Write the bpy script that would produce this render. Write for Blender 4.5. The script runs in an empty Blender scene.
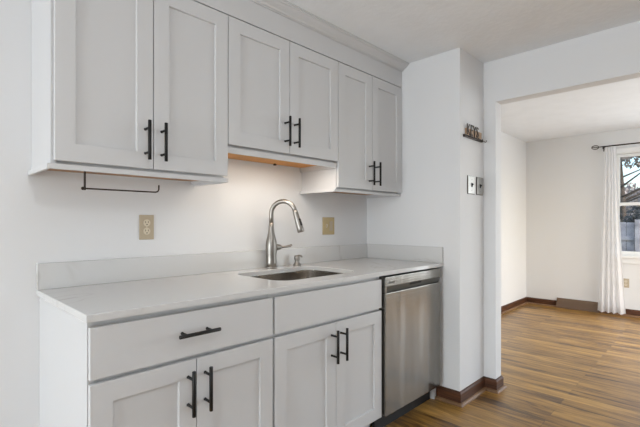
import bpy, bmesh, math, random
from mathutils import Vector, Matrix
random.seed(7)
S = bpy.context.scene
COL = S.collection
PI = math.pi

# ------------------------------------------------------------------ camera
cam_d = bpy.data.cameras.new('camera')
cam = bpy.data.objects.new('camera', cam_d)
COL.objects.link(cam)
cam.location = (-0.3738, -1.9667, 1.1857)
cam.rotation_euler = (PI/2, 0, -0.7952)
cam_d.sensor_width = 36.0
cam_d.lens = 408.1/640*36.0
cam_d.shift_y = 8.79/640
cam_d.clip_start = 0.05
cam_d.clip_end = 200
S.camera = cam

# ------------------------------------------------------------------ view
S.view_settings.view_transform = 'Standard'
S.view_settings.look = 'None'
S.view_settings.gamma = 1.0
S.view_settings.use_curve_mapping = False
S.view_settings.exposure = 0.0

# ------------------------------------------------------------------ world
w = bpy.data.worlds.new('world'); S.world = w; w.use_nodes = True
nt = w.node_tree; nt.nodes.clear()
out = nt.nodes.new('ShaderNodeOutputWorld'); bg = nt.nodes.new('ShaderNodeBackground')
sky = nt.nodes.new('ShaderNodeTexSky'); sky.sky_type = 'NISHITA'
sky.sun_disc = False; sky.sun_elevation = math.radians(35); sky.sun_rotation = math.radians(200)
sky.dust_density = 2.0
nt.links.new(sky.outputs[0], bg.inputs[0]); bg.inputs[1].default_value = 0.42
nt.links.new(bg.outputs[0], out.inputs[0])

# ------------------------------------------------------------------ lights
def area(name, loc, rot, sx, sy, power, col, spread=PI):
    l = bpy.data.lights.new(name, 'AREA'); l.shape = 'RECTANGLE'; l.size = sx; l.size_y = sy
    l.energy = power; l.color = col; l.spread = spread
    o = bpy.data.objects.new(name, l); COL.objects.link(o); o.location = loc; o.rotation_euler = rot
    return o
# daylight through the kitchen window in the left wall (faces +x)
area('window_light_kitchen_left', (-3.85, -1.15, 1.0), (PI/2, 0, -PI/2), 1.6, 1.3, 99, (0.86, 0.94, 1.0))
# unseen point light without a fixture, added to brighten the kitchen ceiling
pl_ = bpy.data.lights.new('ceiling_fill_light', 'POINT'); pl_.energy = 16; pl_.color = (0.95, 0.98, 1.0); pl_.shadow_soft_size = 0.12
plo = bpy.data.objects.new('ceiling_fill_light', pl_); COL.objects.link(plo); plo.location = (-0.2, -2.2, 2.1)
# added area light at an unseen side opening, fills the dining room (faces +y)
area('fill_light_dining', (4.4, -3.45, 1.15), (PI/2, 0, 0), 2.4, 1.5, 32, (0.89, 0.955, 1.0))
# daylight through the second dining window in the far wall (faces -x)
area('window_light_dining_far', (6.0, -2.60, 1.15), (PI/2, 0, PI/2), 1.3, 1.7, 42, (0.90, 0.96, 1.0))

# ------------------------------------------------------------------ materials
def mat(name, col, rough=0.5, metal=0.0, spec=0.5, bump=None, var=None, coat=0.0, aniso=0.0):
    """bump=(scale, strength, stretch xyz) ; var=(scale, amount)"""
    m = bpy.data.materials.new(name); m.use_nodes = True
    n = m.node_tree; b = n.nodes['Principled BSDF']
    b.inputs['Base Color'].default_value = (*col, 1); b.inputs['Roughness'].default_value = rough
    b.inputs['Metallic'].default_value = metal; b.inputs['Specular IOR Level'].default_value = spec
    b.inputs['Coat Weight'].default_value = coat
    b.inputs['Anisotropic'].default_value = aniso
    tc = n.nodes.new('ShaderNodeTexCoord')
    if bump:
        mp = n.nodes.new('ShaderNodeMapping'); mp.inputs['Scale'].default_value = bump[2]
        nz = n.nodes.new('ShaderNodeTexNoise'); nz.inputs['Scale'].default_value = bump[0]; nz.inputs['Detail'].default_value = 4
        bp = n.nodes.new('ShaderNodeBump'); bp.inputs['Strength'].default_value = bump[1]; bp.inputs['Distance'].default_value = 0.01
        n.links.new(tc.outputs['Object'], mp.inputs[0]); n.links.new(mp.outputs[0], nz.inputs['Vector'])
        n.links.new(nz.outputs['Fac'], bp.inputs['Height']); n.links.new(bp.outputs[0], b.inputs['Normal'])
    if var:
        nz = n.nodes.new('ShaderNodeTexNoise'); nz.inputs['Scale'].default_value = var[0]; nz.inputs['Detail'].default_value = 3
        r = n.nodes.new('ShaderNodeMapRange'); r.inputs[1].default_value = 0.3; r.inputs[2].default_value = 0.7
        r.inputs[3].default_value = 1-var[1]; r.inputs[4].default_value = 1+var[1]
        mx = n.nodes.new('ShaderNodeVectorMath'); mx.operation = 'SCALE'; mx.inputs[0].default_value = col
        n.links.new(tc.outputs['Object'], nz.inputs['Vector']); n.links.new(nz.outputs['Fac'], r.inputs[0])
        n.links.new(r.outputs[0], mx.inputs['Scale']); n.links.new(mx.outputs[0], b.inputs['Base Color'])
    return m

M = {}
M['wall'] = mat('wall_paint', (0.755, 0.758, 0.765), 0.7, bump=(180, 0.05, (1, 1, 1)), spec=0.3)
M['wall_dining'] = mat('dining_wall_paint', (0.77, 0.77, 0.765), 0.7, bump=(180, 0.05, (1, 1, 1)), spec=0.3)
M['ceiling'] = mat('ceiling_paint', (0.87, 0.895, 0.925), 0.9, bump=(28, 0.25, (1, 1, 1)), spec=0.2, var=(6, 0.02))
M['cabinet'] = mat('grey_cabinet_paint', (0.62, 0.62, 0.625), 0.42, spec=0.4)
M['trim_white'] = mat('white_gloss_paint', (0.85, 0.85, 0.84), 0.35)
M['black'] = mat('black_metal', (0.008, 0.0075, 0.007), 0.45, spec=0.3)
M['bronze'] = mat('bronze_metal', (0.06, 0.045, 0.035), 0.4, metal=0.8)
M['nickel'] = mat('brushed_nickel', (0.32, 0.30, 0.275), 0.36, metal=1.0, bump=(300, 0.02, (1, 1, 0.1)))
M['steel'] = mat('brushed_steel', (0.26, 0.248, 0.225), 0.23, metal=1.0, bump=(220, 0.05, (0.03, 1, 1.0)), aniso=0.5)
def waviness(m):
    # faint vertical waviness of rolled sheet steel: it breaks reflections into soft upright streaks
    n = m.node_tree; b = n.nodes['Principled BSDF']; old = [x for x in n.nodes if x.type == 'BUMP'][0]
    tc = n.nodes.new('ShaderNodeTexCoord'); mp = n.nodes.new('ShaderNodeMapping'); mp.inputs['Scale'].default_value = (1, 1, 0.12)
    nz = n.nodes.new('ShaderNodeTexNoise'); nz.inputs['Scale'].default_value = 7; nz.inputs['Detail'].default_value = 1
    bp = n.nodes.new('ShaderNodeBump'); bp.inputs['Strength'].default_value = 0.5; bp.inputs['Distance'].default_value = 0.03
    n.links.new(tc.outputs['Object'], mp.inputs[0]); n.links.new(mp.outputs[0], nz.inputs['Vector']); n.links.new(nz.outputs['Fac'], bp.inputs['Height'])
    n.links.new(old.outputs[0], bp.inputs['Normal']); n.links.new(bp.outputs[0], b.inputs['Normal'])
waviness(M['steel'])
M['steel_dark'] = mat('dark_steel', (0.15, 0.15, 0.14), 0.4, metal=0.9)
M['sinksteel'] = mat('sink_steel', (0.55, 0.53, 0.50), 0.22, metal=1.0, bump=(200, 0.03, (1, 0.05, 1)))
M['void'] = mat('black_plastic', (0.01, 0.01, 0.01), 0.6)
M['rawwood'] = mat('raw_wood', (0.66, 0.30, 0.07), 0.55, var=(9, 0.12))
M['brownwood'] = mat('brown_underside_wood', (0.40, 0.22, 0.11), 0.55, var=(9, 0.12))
M['almond'] = mat('almond_plastic', (0.47, 0.39, 0.28), 0.35)
M['almond_light'] = mat('almond_light_plastic', (0.66, 0.58, 0.44), 0.3)
M['almond_gold'] = mat('almond_gold_plastic', (0.48, 0.37, 0.19), 0.35)
M['white_plastic'] = mat('white_plastic', (0.66, 0.65, 0.61), 0.3)
M['slot'] = mat('dark_slot', (0.02, 0.018, 0.015), 0.6)
M['plate_grey'] = mat('plate_grey', (0.33, 0.32, 0.30), 0.35, metal=0.7)  # darker grey than the white plate beside it; also colours the screws
M['board'] = mat('plaque_board', (0.40, 0.27, 0.17), 0.6, var=(30, 0.3))
M['vent'] = mat('vent_brown', (0.17, 0.11, 0.07), 0.5, metal=0.2)
M['fence'] = mat('weathered_wood', (0.40, 0.385, 0.41), 0.85, var=(5, 0.3))
M['bark'] = mat('bark', (0.11, 0.085, 0.07), 0.9, var=(8, 0.3))
M['leaf'] = mat('dry_leaves', (0.48, 0.41, 0.37), 0.8, var=(2, 0.4))
M['leaf_dark'] = mat('dark_evergreen', (0.09, 0.09, 0.08), 0.8, var=(3, 0.5))
M['blossom'] = mat('white_blossom', (0.85, 0.82, 0.84), 0.7)
M['lawn'] = mat('lawn', (0.14, 0.13, 0.07), 0.95, var=(3, 0.4))
M['emitlamp'] = mat('lamp_diffuser', (1, 0.8, 0.55), 0.5)
_b = M['emitlamp'].node_tree.nodes['Principled BSDF']
_b.inputs['Emission Color'].default_value = (1, 0.72, 0.42, 1); _b.inputs['Emission Strength'].default_value = 4.0

def wood_floor():
    m = bpy.data.materials.new('plank_floor'); m.use_nodes = True
    n = m.node_tree; L = n.links; b = n.nodes['Principled BSDF']
    def N(t): return n.nodes.new(t)
    tc = N('ShaderNodeTexCoord'); sp = N('ShaderNodeSeparateXYZ'); L.new(tc.outputs['Object'], sp.inputs[0])
    cb = N('ShaderNodeCombineXYZ'); L.new(sp.outputs['Y'], cb.inputs['X']); L.new(sp.outputs['X'], cb.inputs['Y'])
    br = N('ShaderNodeTexBrick'); L.new(cb.outputs[0], br.inputs['Vector'])
    br.offset = 0.37; br.offset_frequency = 2
    br.inputs['Color1'].default_value = (0, 0, 0, 1); br.inputs['Color2'].default_value = (1, 1, 1, 1)
    br.inputs['Mortar'].default_value = (0.5, 0.5, 0.5, 1)
    br.inputs['Scale'].default_value = 1; br.inputs['Mortar Size'].default_value = 0.0009; br.inputs['Mortar Smooth'].default_value = 0.1
    br.inputs['Bias'].default_value = 0; br.inputs['Brick Width'].default_value = 1.22; br.inputs['Row Height'].default_value = 0.105
    # grain coordinates, offset per plank
    sc = N('ShaderNodeVectorMath'); sc.operation = 'MULTIPLY'; sc.inputs[1].default_value = (1.3, 13, 1); L.new(cb.outputs[0], sc.inputs[0])
    of = N('ShaderNodeVectorMath'); of.operation = 'MULTIPLY_ADD'; of.inputs[1].default_value = (17, 31, 9); L.new(br.outputs['Color'], of.inputs[0]); L.new(sc.outputs[0], of.inputs[2])
    g1 = N('ShaderNodeTexNoise'); g1.inputs['Scale'].default_value = 1.6; g1.inputs['Detail'].default_value = 6; g1.inputs['Roughness'].default_value = 0.62; g1.inputs['Distortion'].default_value = 0.6
    L.new(of.outputs[0], g1.inputs['Vector'])
    sc2 = N('ShaderNodeVectorMath'); sc2.operation = 'MULTIPLY'; sc2.inputs[1].default_value = (2, 6, 1); L.new(of.outputs[0], sc2.inputs[0])
    g2 = N('ShaderNodeTexNoise'); g2.inputs['Scale'].default_value = 2.5; g2.inputs['Detail'].default_value = 4; L.new(sc2.outputs[0], g2.inputs['Vector'])
    mixg = N('ShaderNodeMath'); mixg.operation = 'MULTIPLY_ADD'; mixg.inputs[1].default_value = 0.30; L.new(g2.outputs['Fac'], mixg.inputs[0])
    a = N('ShaderNodeMath'); a.operation = 'MULTIPLY'; a.inputs[1].default_value = 0.70; L.new(g1.outputs['Fac'], a.inputs[0]); L.new(a.outputs[0], mixg.inputs[2])
    pl = N('ShaderNodeMath'); pl.operation = 'MULTIPLY_ADD'; pl.inputs[1].default_value = 0.13; L.new(br.outputs['Color'], pl.inputs[0]); L.new(mixg.outputs[0], pl.inputs[2])
    cr = N('ShaderNodeValToRGB'); L.new(pl.outputs[0], cr.inputs[0])
    e = cr.color_ramp.elements
    e[0].position = 0.40; e[0].color = (0.032, 0.014, 0.004, 1)
    e[1].position = 0.72; e[1].color = (0.54, 0.30, 0.075, 1)
    x = e.new(0.46); x.color = (0.120, 0.053, 0.013, 1)
    x = e.new(0.54); x.color = (0.285, 0.145, 0.030, 1)
    mm = N('ShaderNodeMixRGB'); mm.inputs['Color2'].default_value = (0.05, 0.025, 0.012, 1)
    L.new(br.outputs['Fac'], mm.inputs['Fac']); L.new(cr.outputs[0], mm.inputs['Color1']); L.new(mm.outputs[0], b.inputs['Base Color'])
    b.inputs['Roughness'].default_value = 0.34; b.inputs['Specular IOR Level'].default_value = 0.6
    b.inputs['Coat Weight'].default_value = 0.15; b.inputs['Coat Roughness'].default_value = 0.28
    bp = N('ShaderNodeBump'); bp.inputs['Strength'].default_value = 0.12; bp.inputs['Distance'].default_value = 0.004
    L.new(mixg.outputs[0], bp.inputs['Height']); L.new(bp.outputs[0], b.inputs['Normal'])
    return m
M['floor'] = wood_floor()

def dark_wood():
    m = mat('dark_stained_wood', (0.10, 0.045, 0.025), 0.5, spec=0.3)
    n = m.node_tree; L = n.links; b = n.nodes['Principled BSDF']
    tc = n.nodes.new('ShaderNodeTexCoord'); mp = n.nodes.new('ShaderNodeMapping'); mp.inputs['Scale'].default_value = (3, 3, 60)
    nz = n.nodes.new('ShaderNodeTexNoise'); nz.inputs['Scale'].default_value = 1.5; nz.inputs['Detail'].default_value = 4
    cr = n.nodes.new('ShaderNodeValToRGB'); e = cr.color_ramp.elements
    e[0].position = .3; e[0].color = (0.035, 0.015, 0.008, 1); e[1].position = .7; e[1].color = (0.125, 0.046, 0.018, 1)
    L.new(tc.outputs['Object'], mp.inputs[0]); L.new(mp.outputs[0], nz.inputs['Vector']); L.new(nz.outputs['Fac'], cr.inputs[0]); L.new(cr.outputs[0], b.inputs['Base Color'])
    return m
M['darkwood'] = dark_wood()
M['shoe'] = mat('brown_shoe_wood', (0.21, 0.115, 0.055), 0.45, var=(12, 0.2))

def quartz():
    m = mat('white_quartz', (0.70, 0.69, 0.68), 0.14, spec=0.5)
    n = m.node_tree; L = n.links; b = n.nodes['Principled BSDF']
    def N(t): return n.nodes.new(t)
    tc = N('ShaderNodeTexCoord')
    nz = N('ShaderNodeTexNoise'); nz.inputs['Scale'].default_value = 1.7; nz.inputs['Detail'].default_value = 5; nz.inputs['Distortion'].default_value = 1.2
    L.new(tc.outputs['Object'], nz.inputs['Vector'])
    d = N('ShaderNodeMath'); d.operation = 'SUBTRACT'; d.inputs[1].default_value = 0.5; L.new(nz.outputs['Fac'], d.inputs[0])
    ab = N('ShaderNodeMath'); ab.operation = 'ABSOLUTE'; L.new(d.outputs[0], ab.inputs[0])
    r = N('ShaderNodeMapRange'); r.inputs[1].default_value = 0.0; r.inputs[2].default_value = 0.012; r.inputs[3].default_value = 1; r.inputs[4].default_value = 0
    L.new(ab.outputs[0], r.inputs[0])
    n2 = N('ShaderNodeTexNoise'); n2.inputs['Scale'].default_value = 2.3; L.new(tc.outputs['Object'], n2.inputs['Vector'])
    r2 = N('ShaderNodeMapRange'); r2.inputs[1].default_value = 0.5; r2.inputs[2].default_value = 0.68; L.new(n2.outputs['Fac'], r2.inputs[0])
    mu = N('ShaderNodeMath'); mu.operation = 'MULTIPLY'; L.new(r.outputs[0], mu.inputs[0]); L.new(r2.outputs[0], mu.inputs[1])
    m3 = N('ShaderNodeMath'); m3.operation = 'MULTIPLY'; m3.inputs[1].default_value = 0.45; L.new(mu.outputs[0], m3.inputs[0])
    mx = N('ShaderNodeMixRGB'); mx.inputs['Color1'].default_value = (0.64, 0.637, 0.63, 1); mx.inputs['Color2'].default_value = (0.42, 0.39, 0.36, 1)
    L.new(m3.outputs[0], mx.inputs['Fac']); L.new(mx.outputs[0], b.inputs['Base Color'])
    return m
M['quartz'] = quartz()

def glass():
    m = bpy.data.materials.new('window_glass'); m.use_nodes = True
    n = m.node_tree; n.nodes.clear()
    o = n.nodes.new('ShaderNodeOutputMaterial'); t = n.nodes.new('ShaderNodeBsdfTransparent'); g = n.nodes.new('ShaderNodeBsdfGlossy')
    t.inputs[0].default_value = (0.93, 0.95, 0.95, 1); g.inputs['Roughness'].default_value = 0.02
    mx = n.nodes.new('ShaderNodeMixShader'); f = n.nodes.new('ShaderNodeFresnel'); f.inputs[0].default_value = 1.45
    n.links.new(f.outputs[0], mx.inputs[0]); n.links.new(t.outputs[0], mx.inputs[1]); n.links.new(g.outputs[0], mx.inputs[2]); n.links.new(mx.outputs[0], o.inputs[0])
    return m
M['glass'] = glass()

def sheer():
    m = bpy.data.materials.new('sheer_fabric'); m.use_nodes = True
    n = m.node_tree; n.nodes.clear(); L = n.links
    o = n.nodes.new('ShaderNodeOutputMaterial'); d = n.nodes.new('ShaderNodeBsdfDiffuse'); t = n.nodes.new('ShaderNodeBsdfTranslucent'); tr = n.nodes.new('ShaderNodeBsdfTransparent')
    d.inputs[0].default_value = (0.92, 0.92, 0.93, 1); t.inputs[0].default_value = (0.92, 0.92, 0.93, 1)
    a = n.nodes.new('ShaderNodeMixShader'); a.inputs[0].default_value = 0.45; L.new(d.outputs[0], a.inputs[1]); L.new(t.outputs[0], a.inputs[2])
    c = n.nodes.new('ShaderNodeMixShader'); c.inputs[0].default_value = 0.16; L.new(a.outputs[0], c.inputs[1]); L.new(tr.outputs[0], c.inputs[2])
    L.new(c.outputs[0], o.inputs[0])
    return m
M['sheer'] = sheer()

# ------------------------------------------------------------------ builders
class MB:
    def __init__(s): s.bm = bmesh.new()
    def box(s, x0, y0, z0, x1, y1, z1, bev=0.0, seg=2):
        b = bmesh.new()
        vs = [b.verts.new((x, y, z)) for x in (x0, x1) for y in (y0, y1) for z in (z0, z1)]
        for f in ((0, 1, 3, 2), (4, 6, 7, 5), (0, 4, 5, 1), (2, 3, 7, 6), (0, 2, 6, 4), (1, 5, 7, 3)): b.faces.new([vs[i] for i in f])
        bmesh.ops.recalc_face_normals(b, faces=b.faces)
        if bev: bmesh.ops.bevel(b, geom=b.edges[:], offset=bev, segments=seg, profile=0.5, affect='EDGES')
        s._add(b); return s
    def _add(s, b):
        me = bpy.data.meshes.new('t'); b.to_mesh(me); b.free(); s.bm.from_mesh(me); bpy.data.meshes.remove(me)
    def tube(s, pts, r, seg=12, cap=True):
        """pts list of 3-vectors, r number or list"""
        pts = [Vector(p) for p in pts]; n = len(pts)
        rs = r if isinstance(r, (list, tuple)) else [r]*n
        rings = []; prev = None
        for i, p in enumerate(pts):
            t = (pts[min(i+1, n-1)]-pts[max(i-1, 0)]).normalized()
            if prev is None:
                u = t.orthogonal().normalized()
            else:
                u = (prev-t*prev.dot(t)).normalized()
            prev = u; v = t.cross(u)
            rings.append([s.bm.verts.new(p+(u*math.cos(2*PI*k/seg)+v*math.sin(2*PI*k/seg))*rs[i]) for k in range(seg)])
        for a, b in zip(rings, rings[1:]):
            for k in range(seg):
                f = s.bm.faces.new((a[k], a[(k+1) % seg], b[(k+1) % seg], b[k])); f.smooth = True
        if cap:
            s.bm.faces.new(rings[0][::-1]); s.bm.faces.new(rings[-1])
        return s
    def lathe(s, prof, c, seg=28, axis='z'):
        """prof [(r,h)], about axis through c"""
        rings = []
        for r, h in prof:
            ring = []
            for k in range(seg):
                a = 2*PI*k/seg; x, y = r*math.cos(a), r*math.sin(a)
                p = {'z': (x, y, h), 'y': (x, h, y), 'x': (h, x, y)}[axis]
                ring.append(s.bm.verts.new(Vector(c)+Vector(p)))
            rings.append(ring)
        for a, b in zip(rings, rings[1:]):
            for k in range(seg):
                f = s.bm.faces.new((a[k], a[(k+1) % seg], b[(k+1) % seg], b[k])); f.smooth = True
        s.bm.faces.new(rings[0][::-1]); s.bm.faces.new(rings[-1])
        return s
    def prism(s, prof, p0, p1, up=(0, 0, 1), out=(0, -1, 0)):
        """prof [(out,up)] polygon extruded from p0 to p1"""
        o = Vector(out); u = Vector(up); A = []; B = []
        for a, b in prof:
            A.append(s.bm.verts.new(Vector(p0)+o*a+u*b)); B.append(s.bm.verts.new(Vector(p1)+o*a+u*b))
        n = len(prof)
        for i in range(n): s.bm.faces.new((A[i], A[(i+1) % n], B[(i+1) % n], B[i]))
        s.bm.faces.new(A[::-1]); s.bm.faces.new(B)
        return s
    def build(s, name, m, parent=None, base=None):
        bm = s.bm
        bmesh.ops.recalc_face_normals(bm, faces=bm.faces[:])
        me = bpy.data.meshes.new(name)
        if parent is not None:
            wl = wloc(parent); own = Vector((0, 0, 0))
        elif base is not None:
            wl = Vector(base); own = wl
        else:
            zs = [v.co for v in bm.verts]
            wl = Vector(((min(v.x for v in zs)+max(v.x for v in zs))/2, (min(v.y for v in zs)+max(v.y for v in zs))/2, min(v.z for v in zs))); own = wl
        bmesh.ops.translate(bm, vec=-wl, verts=bm.verts[:])
        bm.to_mesh(me); bm.free()
        o = bpy.data.objects.new(name, me); COL.objects.link(o); me.materials.append(M[m] if isinstance(m, str) else m)
        o.location = own
        if parent is not None: o.parent = parent
        return o
def wloc(o):
    v = Vector((0, 0, 0))
    while o is not None: v += o.location; o = o.parent
    return v
def thing(name, label, cat, loc, group=None):
    o = bpy.data.objects.new(name, None); COL.objects.link(o); o.location = loc; o.empty_display_size = 0.1
    return tag(o, label, cat, group)
def tag(o, label, cat, group=None):
    o['label'] = label; o['category'] = cat
    if group: o['group'] = group
    return o
def struct(o): o['kind'] = 'structure'; return o

# ------------------------------------------------------------------ key dimensions
XS, YF, X2, X3 = 2.1515, -0.7603, 2.5242, 2.624
YJ, ZH, ZC, XF, YD, ZD = -0.8448, 2.0293, 2.320, 6.047, 0.0739, 2.368
XL, YR = -4.0, -3.6

# ------------------------------------------------------------------ structure
struct(MB().box(XL-.1, YR-.1, -.1, XF+.12, 0.25, 0).build('floor', 'floor', base=(0, 0, -.1)))
struct(MB().box(XL-.1, YR-.1, ZC, X3, 0.1, ZC+.1).build('ceiling', 'ceiling'))
struct(MB().box(X3, YR-.1, ZD, XF+.12, 0.25, ZD+.1).build('ceiling', 'ceiling'))
struct(MB().box(XL, 0, 0, XS, 0.1, ZC).build('wall_back', 'wall'))
struct(MB().box(XS, YF, 0, X2, 0.1, ZC).build('wall_pier', 'wall'))
wo = MB()
wo.box(X2, YJ, 0, X3, 0.1, ZC); wo.box(X2, -3.1, ZH, X3, YJ, ZC); wo.box(X2, YR, 0, X3, -3.1, ZC); wo.box(X3-.02, YR, ZC, X3, .1, ZD)
struct(wo.build('wall_right', 'wall'))
struct(MB().box(X3, YD, 0, XF+.12, YD+.1, ZD).build('wall_dining_left', 'wall_dining'))
WY0, WY1, WZ0, WZ1 = -0.99, -1.89, 0.765, 2.075
wf = MB()
wf.box(XF, WY0, 0, XF+.12, YD, ZD); wf.box(XF, -2.05, 0, XF+.12, WY1, ZD); wf.box(XF, YR, 0, XF+.12, -3.35, ZD); wf.box(XF, -3.35, 0, XF+.12, -2.05, .3); wf.box(XF, -3.35, 2.0, XF+.12, -2.05, ZD); wf.box(XF, WY1, 0, XF+.12, WY0, WZ0); wf.box(XF, WY1, WZ1, XF+.12, WY0, ZD)
struct(wf.build('wall_dining_far', 'wall_dining'))
# walls behind the camera: window opening left, made-up opening rear for the fill light
wl = MB(); wl.box(XL-.1, -0.35, 0, XL, 0.1, ZC); wl.box(XL-.1, YR, 0, XL, -2.35, ZC); wl.box(XL-.1, -2.35, 0, XL, -.35, .2); wl.box(XL-.1, -2.35, 1.7, XL, -.35, ZC)
struct(wl.build('wall_left', 'wall'))
wr = MB(); wr.box(XL-.1, YR-.1, 0, 3.2, YR, ZD)
wr.box(5.6, YR-.1, 0, XF+.12, YR, ZD); wr.box(3.2, YR-.1, 0, 5.6, YR, .4); wr.box(3.2, YR-.1, 1.9, 5.6, YR, ZD)
struct(wr.build('wall_rear', 'wall'))

# baseboards: profile swept along a path with mitred corners
def sweep_base(path, name, prof, m):
    s = MB(); P = [Vector((x, y, 0)) for x, y in path]; n = len(P); rings = []
    for i, p in enumerate(P):
        d0 = (P[i]-P[i-1]).normalized() if i else (P[1]-P[0]).normalized()
        d1 = (P[i+1]-P[i]).normalized() if i < n-1 else d0
        n0 = Vector((d0.y, -d0.x, 0)); n1 = Vector((d1.y, -d1.x, 0))
        mm = (n0+n1); mm = mm/mm.length; mm = mm/max(0.3, mm.dot(n0))
        rings.append([s.bm.verts.new(p+mm*a+Vector((0, 0, b))) for a, b in prof])
    k = len(prof)
    for A, B in zip(rings, rings[1:]):
        for j in range(k): s.bm.faces.new((A[j], A[(j+1) % k], B[(j+1) % k], B[j]))
    s.bm.faces.new(rings[0]); s.bm.faces.new(rings[-1][::-1])
    return s.build(name, m, base=(path[0][0], path[0][1], 0))
BP = [(0, 0), (.013, 0), (.013, .070), (.0115, .076), (.008, .080), (.006, .086), (0, .088)]
SP = [(.0131, 0), (.030, 0), (.0295, .007), (.027, .012), (.022, .016), (.0131, .018)]
for nm, path in (('baseboard_kitchen', [(XS, -.60), (XS, YF), (X2, YF), (X2, YJ), (X3, YJ), (X3, YD), (XF, YD), (XF, -.330)]),
                 ('baseboard_dining_far', [(XF, -.826), (XF, YR)])):
    # walk so that the outward side is to the right of travel: path as given
    b = struct(sweep_base(path, nm, BP, 'darkwood'))
    s_ = sweep_base(path, 'shoe_moulding', SP, 'shoe'); s_.location = (0, 0, 0); s_.parent = b

# ------------------------------------------------------------------ dining window
fr = MB()
cw = .06
fr.box(XF-.018, WY0, WZ0, XF, WY0+cw, WZ1+.055, .003)          # left casing
fr.box(XF-.018, WY1-cw, WZ0, XF, WY1, WZ1+.055, .003)
fr.box(XF-.018, WY1, WZ1, XF, WY0, WZ1+.055, .003)
wroot = struct(fr.build('window_1', 'trim_white', base=(XF, (WY0+WY1)/2, WZ0)))
MB().box(XF-.05, WY1-cw-.02, WZ0-.03, XF-.0005, WY0+cw+.02, WZ0-.002, .004).build('window_sill', 'trim_white', wroot)
MB().box(XF-.016, WY1-cw, WZ0-.10, XF-.0005, WY0+cw, WZ0-.031, .003).build('window_apron', 'trim_white', wroot)
j = MB(); j.box(XF+.0, WY0-.012, WZ0, XF+.119, WY0-.0005, WZ1); j.box(XF, WY1+.0005, WZ0, XF+.119, WY1+.012, WZ1)
j.box(XF, WY1, WZ1-.012, XF+.119, WY0, WZ1-.0005); j.box(XF, WY1, WZ0+.0005, XF+.119, WY0, WZ0+.012)
j.build('window_frame', 'trim_white', wroot)
def sash(x, z0, z1):
    m = MB(); a, b = WY1+.013, WY0-.013; sw = .038
    m.box(x, a, z0, x+.03, a+sw, z1, .003); m.box(x, b-sw, z0, x+.03, b, z1, .003)
    m.box(x, a+sw, z0, x+.03, b-sw, z0+sw, .003); m.box(x, a+sw, z1-sw, x+.03, b-sw, z1, .003)
    s = m.build('window_sash', 'trim_white', wroot)
    MB().box(x+.013, a+sw-.004, z0+sw-.004, x+.017, b-sw+.004, z1-sw+.004).build('window_pane', 'glass', s)
    return s
lower = sash(XF+.030, WZ0+.013, 1.437)
sash(XF+.064, 1.402, WZ1-.013)
MB().box(XF+.006, -1.46, 1.4375, XF+.055, -1.40, 1.452, .004).build('sash_lock', 'trim_white', lower)

# ------------------------------------------------------------------ upper cabinets
def shaker(x0, x1, z0, z1, yf, th=.0172, rail=.0635, rec=.010):
    """door with recessed panel; front face at yf looking to -y"""
    s = MB(); bm = s.bm
    def loop(x0, x1, z0, z1, y): return [bm.verts.new(p) for p in ((x0, y, z0), (x1, y, z0), (x1, y, z1), (x0, y, z1))]
    e = .0012
    L = [loop(x0, x1, z0, z1, yf+th), loop(x0, x1, z0, z1, yf+e), loop(x0+e, x1-e, z0+e, z1-e, yf),
         loop(x0+rail, x1-rail, z0+rail, z1-rail, yf), loop(x0+rail+.001, x1-rail-.001, z0+rail+.001, z1-rail-.001, yf+.001),
         loop(x0+rail+.002, x1-rail-.002, z0+rail+.002, z1-rail-.002, yf+rec)]
    for a, b in zip(L, L[1:]):
        for k in range(4): bm.faces.new((a[k], a[(k+1) % 4], b[(k+1) % 4], b[k]))
    bm.faces.new(L[0]); bm.faces.new(L[-1])
    return s
def bar_handle(p0, p1, yf, parent, r=.0066):
    """bar pull: bar from p0 to p1 (x,z), standing off the face yf towards -y"""
    s = MB(); yb = yf-.042
    a = Vector((p0[0], yb, p0[1])); b = Vector((p1[0], yb, p1[1])); d = (b-a).normalized()
    s.tube([a, a+d*.0008, b-d*.0008, b], [r*.85, r, r, r*.85], 14)
    for q in (a+d*.030, b-d*.030):
        s.tube([q, (q.x, yf-.0015, q.z), (q.x, yf, q.z)], [.0047, .0047, .0060], 12)
    return s.build('handle', 'black', parent)

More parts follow.
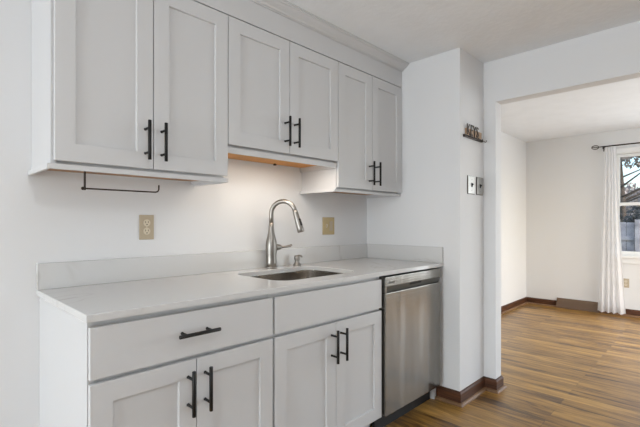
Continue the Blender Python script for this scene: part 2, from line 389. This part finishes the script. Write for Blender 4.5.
UF = -.325      # upper door face
def wall_cabinet(x0, x1, zdoor, lip, zpanel, div, label, hz, open_l=False, open_r=False):
    t = thing('wall_cabinet', label, 'cabinet', ((x0+x1)/2, 0, lip), 'wall cabinets above the counter')
    b = MB()
    bx0, bx1, yb = x0+(-.007 if open_l and x0 < 0 else .0015), x1-.0015, -.3045
    # side panels; those between two cabinets stop short of the doors
    b.box(bx0, yb if open_l else -.285, lip+.012, bx0+.016, -.001, 2.14); b.box(bx1-.016, -.285, lip+.012, bx1, -.001, 2.14)
    b.box(bx0+.016, -.285, 2.125, bx1-.016, -.001, 2.14); b.box(bx0+.016, -.010, zpanel, bx1-.016, -.001, 2.125)
    b.box(bx0+.016, yb+.016, lip+.018, bx1-.016, yb+.032, zdoor+.015)
    b.build('body', 'cabinet', t)
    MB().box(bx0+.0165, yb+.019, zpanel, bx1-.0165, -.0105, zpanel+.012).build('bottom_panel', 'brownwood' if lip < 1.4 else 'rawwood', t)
    # light rail around the underside
    r = MB(); rl = x0-.019 if open_l else x0+.001; rr = x1+.008 if open_r else x1-.001
    r.box(rl, -.313, lip, rr, yb-.0002, zdoor-.010, .0015)
    if open_l: r.box(rl, yb, lip, bx0, -.001, lip+.017, .0015)
    else: r.box(rl+.001, yb, lip, bx0+.012, -.001, lip+.0118)
    if open_r: r.box(bx1, yb, lip, rr, -.001, lip+.017, .0015)
    else: r.box(bx1-.012, yb, lip, rr-.001, -.001, lip+.0118)
    r.build('light_rail', 'cabinet', t)
    for k, (a, c) in enumerate(((x0+(.001 if open_l and x0 < 0 else .0022), div-.0018), (div+.0018, x1-.0022))):
        d = shaker(a, c, zdoor, 2.1535, UF).build('door', 'cabinet', t)
        hx = c-.0315 if k == 0 else a+.0315
        bar_handle((hx, hz), (hx, hz+.156), UF, d)
    return t
wall_cabinet(-.0097, .6885, 1.402, 1.372, 1.397, .3360, 'light grey shaker wall cabinet with two doors at the far left, towel bar beneath', 1.432, open_l=True, open_r=True)
wall_cabinet(.6885, 1.458, 1.552, 1.513, 1.541, 1.0700, 'shorter light grey wall cabinet above the faucet with orange wood underside', 1.584)
wall_cabinet(1.458, XS-.003, 1.398, 1.371, 1.395, 1.795, 'light grey shaker wall cabinet against the pier wall, over the square tan switch plate', 1.426, open_l=True)
# frieze board and crown
t = thing('crown_moulding', 'grey flat frieze and stepped crown moulding running along the cabinet tops to the ceiling', 'moulding', (1.07, -.3, 2.158))
MB().box(-.0167, -.323, 2.1595, XS-.001, -.001, 2.272, .001).build('frieze_board', 'cabinet', t)
cp = [(.30, 2.2725), (.327, 2.2725), (.327, 2.277), (.336, 2.279), (.341, 2.285), (.350, 2.289), (.362, 2.296), (.370, 2.304), (.376, 2.306), (.378, 2.312), (.385, 2.3125), (.385, 2.3195), (.30, 2.3195)]
MB().prism(cp, (-.055, 0, 0), (XS-.001, 0, 0)).build('crown', 'cabinet', t)

# ------------------------------------------------------------------ base cabinets
BF = -.635
def base_cabinet(x0, x1, xa, xb, div, label, pull):
    t = thing('base_cabinet', label, 'cabinet', ((x0+x1)/2, -.3, 0), 'base cabinets under the counter')
    b = MB(); yb = BF+.0205
    b.box(x0, yb, .105, x0+.018, -.001, .891); b.box(x1-.018, yb, .105, x1, -.001, .891)
    b.box(x0+.018, -.012, .105, x1-.018, -.001, .891); b.box(x0+.018, yb, .105, x1-.018, -.012, .123)
    b.box(x0+.018, yb+.004, .845, x1-.018, yb+.022, .891); b.box(x0+.018, yb+.004, .69, x1-.018, yb+.022, .73)
    b.build('body', 'cabinet', t)
    MB().box(x0, BF+.085, 0, x1, BF+.10, .1045).build('toe_kick', 'cabinet', t)
    # slab drawer front
    dr = MB().box(xa, BF, .7145, xb, BF+.0172, .871, .0012, 1).build('drawer' if pull else 'false_drawer_front', 'cabinet', t)
    if pull: bar_handle((.272, .800), (.428, .800), BF, dr)
    for k, (a, c) in enumerate(((xa, div-.0015), (div+.0015, xb))):
        d = shaker(a, c, .112, .7005, BF).build('door', 'cabinet', t)
        hx = c-.0315 if k == 0 else a+.0315
        bar_handle((hx, .516), (hx, .673), BF, d)
    return t
base_cabinet(.010, .709, .012, .7035, .3570, 'light grey base cabinet at the left end with a drawer pull above two doors', True)
base_cabinet(.7095, 1.474, .7155, 1.470, 1.097, 'light grey sink base cabinet with plain false drawer front beside the dishwasher', False)
ep = MB(); ep.prism([(.001, .0), (.60, .0), (.60, .891), (.001, .891)], (2.112, 0, 0), (2.131, 0, 0))
tag(ep.build('end_panel', 'cabinet'), 'narrow pale grey cabinet end panel standing right of the dishwasher, its foot showing below', 'panel')

# ------------------------------------------------------------------ countertop with sink cut-out
def rrect(x0, x1, y0, y1, r, n=7):
    pts = []
    for cx, cy, a0 in ((x1-r, y1-r, 0), (x0+r, y1-r, 90), (x0+r, y0+r, 180), (x1-r, y0+r, 270)):
        for k in range(n+1):
            a = math.radians(a0+90*k/n); pts.append((cx+r*math.cos(a), cy+r*math.sin(a)))
    return pts
SX0, SX1, SY0, SY1, SR = .838, 1.405, -.535, -.128, .085
def slab(outer, inner, z0, z1, bev):
    s = MB(); bm = s.bm
    def ring(pts, z): return [bm.verts.new((x, y, z)) for x, y in pts]
    def inset(x0, x1, y0, y1, d): return [(x0+d, y0+d), (x1-d, y0+d), (x1-d, y1-d), (x0+d, y1-d)]
    def bridge(a, b):
        n = len(a)
        for k in range(n): bm.faces.new((a[k], a[(k+1) % n], b[(k+1) % n], b[k]))
    o0 = ring(inset(*outer, 0), z0); o1 = ring(inset(*outer, 0), z1-bev); o2 = ring(inset(*outer, bev), z1)
    i0 = ring(rrect(*inner), z0); i1 = ring(rrect(*inner), z1-bev)
    x0, x1, y0, y1, r = inner; i2 = ring(rrect(x0-bev, x1+bev, y0-bev, y1+bev, r+bev), z1)
    bridge(o0, o1); bridge(o1, o2); bridge(i0, i1); bridge(i1, i2)
    for A, B in ((o2, i2), (o0, i0)):
        es = []
        for R in (A, B):
            for k in range(len(R)):
                e = bm.edges.get((R[k], R[(k+1) % len(R)])) or bm.edges.new((R[k], R[(k+1) % len(R)])); es.append(e)
        bmesh.ops.triangle_fill(bm, use_beauty=True, edges=es)
    return s
tag(slab((-.001, XS-.001, -.648, -.0012), (SX0, SX1, SY0, SY1, SR), .892, .914, .002).build('countertop', 'quartz'),
    'polished white quartz countertop with faint veins and a sink cut-out', 'countertop')
tag(MB().box(-.001, -.0205, .9142, XS-.001, -.0012, 1.0195, .0015).build('backsplash', 'quartz'), 'long low quartz backsplash strip along the back wall behind the faucet', 'backsplash')
tag(MB().box(XS-.0205, -.647, .9142, XS-.001, -.0208, 1.0195, .0015).build('backsplash', 'quartz'), 'short quartz side splash against the pier wall above the dishwasher', 'backsplash')

# ------------------------------------------------------------------ sink
t = thing('kitchen_sink', 'undermount stainless steel sink with rounded corners set in the countertop', 'sink', ((SX0+SX1)/2, (SY0+SY1)/2, .67))
s = MB(); bm = s.bm
rs = []
for (d, z, r) in ((.022, .8915, .10), (-.004, .8915, .088), (-.006, .887, .088), (-.002, .72, .080), (.006, .70, .07), (.03, .692, .05), (.12, .690, .03)):
    if d == .022: pts = rrect(SX0-.022, SX1+.022, SY0-.022, SY1+.022, r)
    else:
        d2 = d if d > 0 else d
        pts = rrect(SX0+d2, SX1-d2, SY0+d2, SY1-d2, r)
    rs.append([bm.verts.new((x, y, z)) for x, y in pts])
for a, b in zip(rs, rs[1:]):
    n = len(a)
    for k in range(n):
        f = bm.faces.new((a[k], a[(k+1) % n], b[(k+1) % n], b[k])); f.smooth = True
bm.faces.new(rs[-1])
basin = s.build('basin', 'sinksteel', t)
md = basin.modifiers.new('thick', 'SOLIDIFY'); md.thickness = .0015; md.offset = -1
cxs, cys = (SX0+SX1)/2, (SY0+SY1)/2
MB().lathe([(.0, .0), (.045, .0), (.045, .003), (.038, .005), (.034, .002), (.0, .002)][1:5], (cxs, cys, .6915)).build('drain', 'nickel', t)

# ------------------------------------------------------------------ faucet
FX, FY = 1.152, -.066
t = thing('kitchen_faucet', 'tall brushed nickel gooseneck faucet standing behind the sink', 'faucet', (FX, FY, .9145))
MB().lathe([(.0335, 0), (.0345, .002), (.0345, .006), (.033, .010), (.0315, .011)], (FX, FY, .9145)).build('base_ring', 'nickel', t)
MB().lathe([(.0315, .0), (.0305, .02), (.0300, .05), (.0310, .075), (.0330, .10), (.0330, .125), (.0305, .15), (.0245, .175), (.0185, .20), (.0150, .23), (.0138, .26)], (FX, FY, .9258)).build('body', 'nickel', t)
dv = Vector((.56, -.83, 0)).normalized()
R_ = .073; zc_ = 1.323-R_-.0135
P0 = Vector((FX, FY, 1.185))
pts = [P0, Vector((FX, FY, zc_-.02))]
for k in range(0, 15):
    a = PI-PI*.94*k/14
    pts.append(Vector((FX, FY, zc_))+dv*(R_+R_*math.cos(a))+Vector((0, 0, R_*math.sin(a))))
MB().tube(pts, .0135, 18).build('spout', 'nickel', t)
e = pts[-1]; dd = (pts[-1]-pts[-2]).normalized()
hp = [e-dd*.004, e+dd*.004, e+dd*.008, e+dd*.050, e+dd*.10, e+dd*.124, e+dd*.128]
head = MB().tube(hp, [.0138, .0150, .0155, .0175, .0200, .0205, .0175], 20).build('spray_head', 'nickel', t)
# buttons on the outward side of the head
nv = (dv*.80+Vector((-.62, -.78, 0))*.50).normalized()
q0 = e+dd*.066; 
MB().tube([q0+nv*.013-dd*.022, q0+nv*.0155-dd*.018, q0+nv*.0168+dd*.018, q0+nv*.0155+dd*.022], [.003, .0075, .0080, .004], 10).build('spray_button', 'void', head)
# handle
hv = Vector((.90, -.25, 0)).normalized(); c = Vector((FX, FY, 1.037))
sd = MB(); sd.tube([c+hv*.015, c+hv*.032, c+hv*.052, c+hv*.062, c+hv*.066], [.0230, .0205, .0165, .0130, .009], 16)
hh = sd.build('handle_hub', 'nickel', t)
hb = c+hv*.058
lv = (hv+Vector((0, -.25, 0.0))).normalized()
MB().tube([hb, hb+lv*.015, hb+lv*.035+Vector((0, 0, .002)), hb+lv*.060+Vector((0, 0, .006)), hb+lv*.072+Vector((0, 0, .013))], [.0095, .0075, .0065, .0080, .0060], 12).build('lever', 'nickel', t)

t = thing('soap_dispenser', 'small brushed nickel soap pump on the counter right of the faucet', 'soap dispenser', (1.356, -.070, .9145))
sx, sy, sz = 1.356, -.070, .9145
MB().lathe([(.026, 0), (.027, .003), (.0245, .008), (.018, .016), (.0150, .025), (.0155, .034), (.0180, .040)], (sx, sy, sz)).build('base', 'nickel', t)
MB().lathe([(.018, .0), (.019, .004), (.019, .018), (.016, .023), (.005, .024)], (sx, sy, sz+.0402)).build('pump_cap', 'nickel', t)
MB().tube([(sx, sy, sz+.055), (sx+.010, sy-.004, sz+.060), (sx+.022, sy-.010, sz+.060), (sx+.030, sy-.014, sz+.052)], [.0085, .0080, .0065, .0055], 12).build('nozzle', 'nickel', t)

# ------------------------------------------------------------------ dishwasher
DX0, DX1, DF = 1.483, 2.1, -.652
t = thing('dishwasher', 'stainless steel dishwasher with dark pocket handle under the right end of the counter', 'dishwasher', ((DX0+DX1)/2, -.3, 0))
b = MB(); b.box(DX0+.004, -.60, .095, DX1-.004, -.03, .878); b.build('tub', 'void', t)
MB().box(DX0+.002, -.575, .0, DX1-.002, -.56, .094).build('toe_kick', 'void', t)
# lower door panel
dp = MB().box(DX0, DF, .112, DX1, -.602, .793, .004, 3).build('door', 'steel', t)
# control panel
cp_ = MB().box(DX0, DF, .828, DX1, -.602, .882, .003, 3).build('control_panel', 'steel', t)
# recessed grip band
hs = MB(); hs.prism([(.602, .7935), (.636, .7935), (.6505, .8275), (.602, .8275)], (DX0+.012, 0, 0), (DX1-.001, 0, 0))
hd = hs.build('pocket_handle', 'steel_dark', t)
MB().prism([(.602, .7935), (.650, .7935), (.650, .8275), (.602, .8275)], (DX0, 0, 0), (DX0+.0118, 0, 0)).build('end_cap', 'steel', t)
MB().prism([(.636, .813), (.6462, .813), (.6520, .8274), (.640, .8274)], (1.735, 0, 0), (1.862, 0, 0)).build('latch_slot', 'void', hd)
MB().box(1.497, DF-.0006, .835, 1.4985, DF+.001, .868).build('indicator_line', 'steel_dark', cp_)
def text_mesh(body, size, depth, name, m, origin, parent, align='LEFT', xs=1.0):
    """letters standing in the xz plane, facing -y, turned into a mesh"""
    cu = bpy.data.curves.new('t', 'FONT'); cu.body = body; cu.size = size; cu.extrude = depth; cu.align_x = align; cu.resolution_u = 2
    to = bpy.data.objects.new('t', cu); COL.objects.link(to)
    dg = bpy.context.evaluated_depsgraph_get(); me = bpy.data.meshes.new_from_object(to.evaluated_get(dg))
    bpy.data.objects.remove(to); bpy.data.curves.remove(cu)
    s = MB(); s.bm.from_mesh(me); bpy.data.meshes.remove(me)
    for v in s.bm.verts: v.co = Vector((v.co.x*xs, -v.co.z, v.co.y))+Vector(origin)
    return s.build(name, m, parent)
text_mesh('FRIGIDAIRE', .0125, .0004, 'logo', 'steel_dark', (1.508, DF-.0006, .846), cp_)

# ------------------------------------------------------------------ towel holder
t = thing('paper_towel_holder', 'thin dark metal paper towel holder hanging under the left wall cabinet', 'towel holder', (.12, -.2, 1.391))
TY = -.2
MB().box(.098, TY-.012, 1.3868, .142, TY+.012, 1.3918).build('mounting_plate', 'bronze', t)
h = MB(); h.box(.1175, TY-.007, 1.311, .1215, TY+.007, 1.387)
h.build('arm', 'bronze', t)
MB().tube([(.1215, TY, 1.3175), (.37, TY, 1.3175), (.398, TY, 1.3175), (.408, TY, 1.3205), (.413, TY, 1.329), (.4135, TY, 1.349)], .0032, 10).build('bar', 'bronze', t)
MB().lathe([(.004, 0), (.0065, .003), (.0065, .007), (.003, .010)], (.1075, TY, 1.3175), axis='x', seg=12).build('knob', 'bronze', t)
bpy.data.objects['bar'].name = 'bar'

# ------------------------------------------------------------------ outlets and switches on the back wall
def plate(s, x0, x1, z0, z1, y=-.0005, th=.005):
    s.box(x0, y-th, z0, x1, y, z1, .002, 2)
def recept(parent, x, z, m_face='almond_light', y=-.0055):
    f = MB(); f.lathe([(.0165, 0), (.0165, -.002), (.0155, -.0028)], (x, y, z), axis='y', seg=24)
    o = f.build('receptacle', m_face, parent)
    q = MB(); q.box(x-.0075, y-.0034, z-.001, x-.0055, y-.0027, z+.008); q.box(x+.0055, y-.0034, z-.001, x+.0075, y-.0027, z+.008)
    q.lathe([(.0028, 0), (.0028, -.0006)], (x, y-.0028, z-.008), axis='y', seg=10)
    q.build('slots', 'slot', o)
t = thing('wall_outlet', 'tan duplex wall outlet on the back wall left of the faucet, below the towel holder', 'outlet', (.441, 0, 1.162))
s = MB(); plate(s, .406, .476, 1.103, 1.221); s.build('cover_plate', 'almond', t)
recept(t, .441, 1.183); recept(t, .441, 1.143)
MB().lathe([(.003, 0), (.003, -.001)], (.441, -.0055, 1.163), axis='y', seg=10).build('screw', 'almond_light', t)
t = thing('light_switch', 'square golden tan two-gang switch plate on the back wall right of the faucet', 'switch', (1.714, 0, 1.16))
s = MB(); plate(s, 1.655, 1.773, 1.099, 1.221); s.build('cover_plate', 'almond_gold', t)
MB().prism([(.0055, 1.148), (.0075, 1.148), (.017, 1.166), (.016, 1.171), (.0055, 1.173)], (1.686, 0, 0), (1.695, 0, 0)).build('toggle', 'almond_light', t)
MB().prism([(.0055, 1.127), (.0078, 1.127), (.0066, 1.160), (.0085, 1.193), (.0055, 1.193)], (1.721, 0, 0), (1.753, 0, 0)).build('rocker', 'almond', t)

# ------------------------------------------------------------------ pier end face: key rack and two plates
Y0 = YF-.0005
t = thing('key_rack', 'small tan key rack with dark metal letters and hooks high on the narrow pier face', 'key rack', (2.34, YF, 1.75))
MB().box(2.225, Y0-.010, 1.765, 2.468, Y0, 1.812, .002).build('board', 'board', t)
MB().box(2.195, Y0-.016, 1.748, 2.480, Y0-.0002, 1.7645, .002).build('rail', 'bronze', t)
text_mesh('KEYS', .105, .002, 'letters', 'bronze', (2.225, Y0-.0125, 1.768), t, xs=.80)
for k in range(5):
    x = 2.215+k*.064
    MB().tube([(x, Y0-.016, 1.756), (x, Y0-.026, 1.752), (x, Y0-.034, 1.744), (x, Y0-.040, 1.746), (x, Y0-.043, 1.756)], .0024, 8).build('hook', 'bronze', t)
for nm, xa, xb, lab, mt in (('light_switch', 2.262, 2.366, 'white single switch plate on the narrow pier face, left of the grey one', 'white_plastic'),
                            ('light_switch', 2.400, 2.500, 'darker grey switch plate on the narrow pier face beside the door opening', 'plate_grey')):
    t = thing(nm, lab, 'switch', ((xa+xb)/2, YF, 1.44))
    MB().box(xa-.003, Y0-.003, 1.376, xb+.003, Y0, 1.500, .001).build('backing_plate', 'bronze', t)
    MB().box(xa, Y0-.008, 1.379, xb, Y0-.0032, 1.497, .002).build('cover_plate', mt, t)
    xm = (xa+xb)/2
    MB().box(xm-.010, Y0-.0095, 1.424, xm+.010, Y0-.0081, 1.452).build('switch_slot', 'slot', t)
    MB().prism([(.0096, 1.430), (.020, 1.442), (.018, 1.447), (.0096, 1.447)], (xm-.004, YF, 0), (xm+.004, YF, 0)).build('toggle', 'black', t)
    for z in (1.402, 1.474): MB().lathe([(.0035, 0), (.003, -.0015)], (xm, Y0-.0081, z), axis='y', seg=10).build('screw', 'plate_grey', t)

# ------------------------------------------------------------------ under-cabinet light
t = thing('under_cabinet_light', 'slim warm light bar fixed under the short cabinet above the faucet', 'light', (1.07, -.265, 1.524))
MB().box(.78, -.297, 1.5285, 1.36, -.267, 1.5405, .003).build('housing', 'white_plastic', t)
MB().box(.79, -.293, 1.5255, 1.35, -.271, 1.5284, .001).build('diffuser', 'emitlamp', t)
l = area('under_cabinet_light_glow', (1.07, -.28, 1.523), (0, 0, 0), .55, .02, 1.75, (1, .90, .78)); l.parent = t; l.location = (0, -.015, -.001)
t = thing('puck_light', 'tiny dark round fixture under the short cabinet at the back wall', 'light', (1.22, -.03, 1.53))
MB().lathe([(.009, 0), (.010, .004), (.007, .0105)], (1.20, -.04, 1.53)).build('puck', 'bronze', t)

# ------------------------------------------------------------------ curtain and rod
t = thing('curtain_rod', 'dark metal curtain rod with open twisted finial above the dining window', 'curtain rod', (XF-.09, -1.45, 2.165))
RX, RZ = XF-.09, 2.163
MB().tube([(RX, -.875, RZ), (RX, -2.03, RZ)], .0085, 12).build('rod', 'bronze', t)
for ys in (-.800, -2.105):
    sg = 1 if ys > -1.5 else -1
    f = MB(); f.tube([(RX, ys-sg*.075, RZ), (RX, ys-sg*.035, RZ)], .006, 10)
    for ang in (0, PI/3, 2*PI/3):
        f.tube([Vector((RX, ys-sg*.0, RZ))+Vector((math.cos(ang)*math.cos(b_)*.028, math.sin(b_)*.040, math.sin(ang)*math.cos(b_)*.028)) for b_ in [2*PI*k/20 for k in range(21)]], .0032, 8)
    f.build('finial', 'bronze', t)
    br = MB(); yb_ = ys-sg*.085
    br.tube([(RX, yb_, RZ-.012), (XF-.004, yb_, RZ-.012)], .005, 8); br.box(XF-.005, yb_-.012, RZ-.05, XF-.0005, yb_+.012, RZ+.02, .001)
    br.tube([(RX, yb_, RZ-.03), (RX, yb_, RZ-.009)], .006, 8)
    br.build('bracket', 'bronze', t)
# curtain panel
s = MB(); bm = s.bm; nu, nv_ = 120, 40; G = []
for j_ in range(nv_+1):
    v = j_/nv_; z = 2.150-v*(2.150-.030)
    ya = -.900+(.080*v**1.3); yb_ = -1.025-(.100*v**1.2)
    if v < .02: pass
    row = []
    for i in range(nu+1):
        u = i/nu
        amp = .009+.013*v
        ph = u*2*PI*4.5+.5*math.sin(3*v)+.6*math.sin(u*9+v*2)
        x = RX+.0+amp*math.sin(ph)
        y = ya+(yb_-ya)*(u+.012*math.sin(ph*2))
        zz = z+(.006*math.sin(ph) if j_ == nv_ else 0)
        row.append(bm.verts.new((x, y, zz)))
    G.append(row)
for a, b in zip(G, G[1:]):
    for i in range(nu):
        f = bm.faces.new((a[i], a[i+1], b[i+1], b[i])); f.smooth = True
cur = s.build('curtain', 'sheer')
tag(cur, 'long sheer white curtain panel hanging from the rod left of the dining window', 'curtain')

# dining outlet
t = thing('wall_outlet', 'small yellowish wall outlet low on the far dining wall under the window', 'outlet', (XF, -1.110, .415))
MB().box(XF-.006, -1.146, .357, XF-.0005, -1.076, .472, .002).build('cover_plate', 'almond', t)
for z in (.435, .394):
    o = MB().lathe([(.0165, 0), (.0165, -.002)], (XF-.006, -1.111, z), axis='x', seg=20).build('receptacle', 'almond_light', t)
    q = MB()
    for dy in (-.0065, .0065): q.box(XF-.0088, -1.111+dy-.001, z-.001, XF-.0082, -1.111+dy+.001, z+.008)
    q.build('slots', 'slot', o)

# baseboard vent
t = thing('floor_vent', 'brown metal baseboard vent on the far dining wall left of the curtain', 'vent', (XF, -.578, 0))
MB().prism([(.0005, .001), (.055, .001), (.055, .012), (.022, .125), (.018, .131), (.0005, .131)], (XF, -.822, 0), (XF, -.334, 0), out=(-1, 0, 0)).build('housing', 'vent', t)
for k in range(6):
    z = .026+k*.015; xo = .055-(z-.012)*.292+.0004
    MB().prism([(xo-.001, z), (xo+.0045, z-.003), (xo+.0045, z-.0015), (xo-.001, z+.0025)], (XF, -.806, 0), (XF, -.350, 0), out=(-1, 0, 0)).build('louvre', 'vent', t)

# ------------------------------------------------------------------ outside the dining window
GZ = -.45
g = tag(MB().box(XF+.3, -22, GZ-.1, 45, 26, GZ).build('lawn', 'lawn'), 'dull winter lawn beyond the dining window', 'lawn'); g['kind'] = 'structure'
t = thing('garden_fence', 'weathered grey board fence seen through the lower window sash', 'fence', (12, -1, GZ))
for k in range(46):
    y = -5.6+k*.165
    MB().box(12, y, GZ, 12.02, y+.155, 1.17+.03*random.random()).build('fence_board', 'fence', t)
for z in (.0, .75): MB().box(11.95, -5.6, z, 11.999, 1.98, z+.09).build('rail', 'fence', t)
for k in range(4): MB().box(11.86, -5.0+k*2.2, GZ, 11.948, -4.91+k*2.2, 1.25).build('post', 'fence', t)
def foliage(s, c, rad, n, size):
    for _ in range(n):
        d = Vector((random.gauss(0, 1), random.gauss(0, 1), random.gauss(0, 1))).normalized()*(random.random()**.45)
        p = Vector(c)+Vector((d.x*rad[0], d.y*rad[1], d.z*rad[2]))
        a = Vector((random.gauss(0, 1), random.gauss(0, 1), random.gauss(0, 1))).normalized(); b = a.orthogonal().normalized(); sz = size*random.uniform(.5, 1.3)
        vs = [s.bm.verts.new(p+a*sz), s.bm.verts.new(p+b*sz*.6), s.bm.verts.new(p-a*sz), s.bm.verts.new(p-b*sz*.6)]
        s.bm.faces.new(vs)
def shrub(x, y, top, rad, m, label, n=1500, size=.10, cat='shrub', name='shrub', group=None):
    t = thing(name, label, cat, (x, y, GZ), group)
    MB().tube([(x, y, GZ), (x+.05, y, GZ+.5*(top-GZ)), (x, y+.05, top-.2)], [.07, .05, .02], 8).build('stem', 'bark', t)
    s = MB(); foliage(s, (x, y, (top+GZ)/2+.1), (rad, rad, (top-GZ)/2), n, size); s.build('foliage', m, t)
for k, (x, y) in enumerate(((14.3, 2.2), (15.6, 1.4), (14.3, .55), (15.6, -.3), (14.3, -1.15), (15.6, -2.0), (14.3, -2.85))):
    shrub(x, y, 1.75, .60, 'leaf_dark', 'dark evergreen shrub rising just behind the grey garden fence', group='dark evergreen shrubs behind the fence')
for k, (x, y) in enumerate(((26, 7.5), (30, 5.7), (26, 3.9), (30, 2.1), (26, .3), (30, -1.5), (26, -3.3), (30, -5.1))):
    shrub(x, y, 3.3+.2*(k % 2), 1.35, 'leaf', 'brown leafless thicket far behind the fence', n=2200, size=.14, cat='tree', name='thicket', group='brown thickets beyond the fence')
def bare_tree(x, y, h, label, crown_z, crown_r, m='leaf', n=1500, size=.12, nb=22, cat='tree'):
    t = thing('tree', label, cat, (x, y, GZ))
    MB().tube([(x, y, GZ), (x+.05, y+.1, GZ+h*.4), (x-.05, y+.25, GZ+h*.8), (x, y+.3, GZ+h)], [.13, .10, .06, .02], 10).build('trunk', 'bark', t)
    s = MB()
    for _ in range(nb):
        z0 = GZ+h*random.uniform(.35, .9); a = random.uniform(0, 2*PI); L_ = crown_r*random.uniform(.6, 1.1)
        p = Vector((x, y+.15, z0)); d = Vector((math.cos(a), math.sin(a), .45))
        s.tube([p, p+d*L_*.5, p+d*L_+Vector((0, 0, .2))], [.035, .022, .006], 6)
    s.build('branches', 'bark', t)
    s = MB(); foliage(s, (x, y, crown_z), (crown_r, crown_r, crown_r*.62), n, size); s.build('foliage', m, t)
bare_tree(19.5, .7, 6.6, 'bare brown tree whose crown fills the top of the window', 4.75, 2.3, n=3800, size=.11)
bare_tree(10.4, -.05, 2.6, 'small tree with white blossom in front of the fence', 1.6, .42, m='blossom', n=90, size=.05, nb=12)
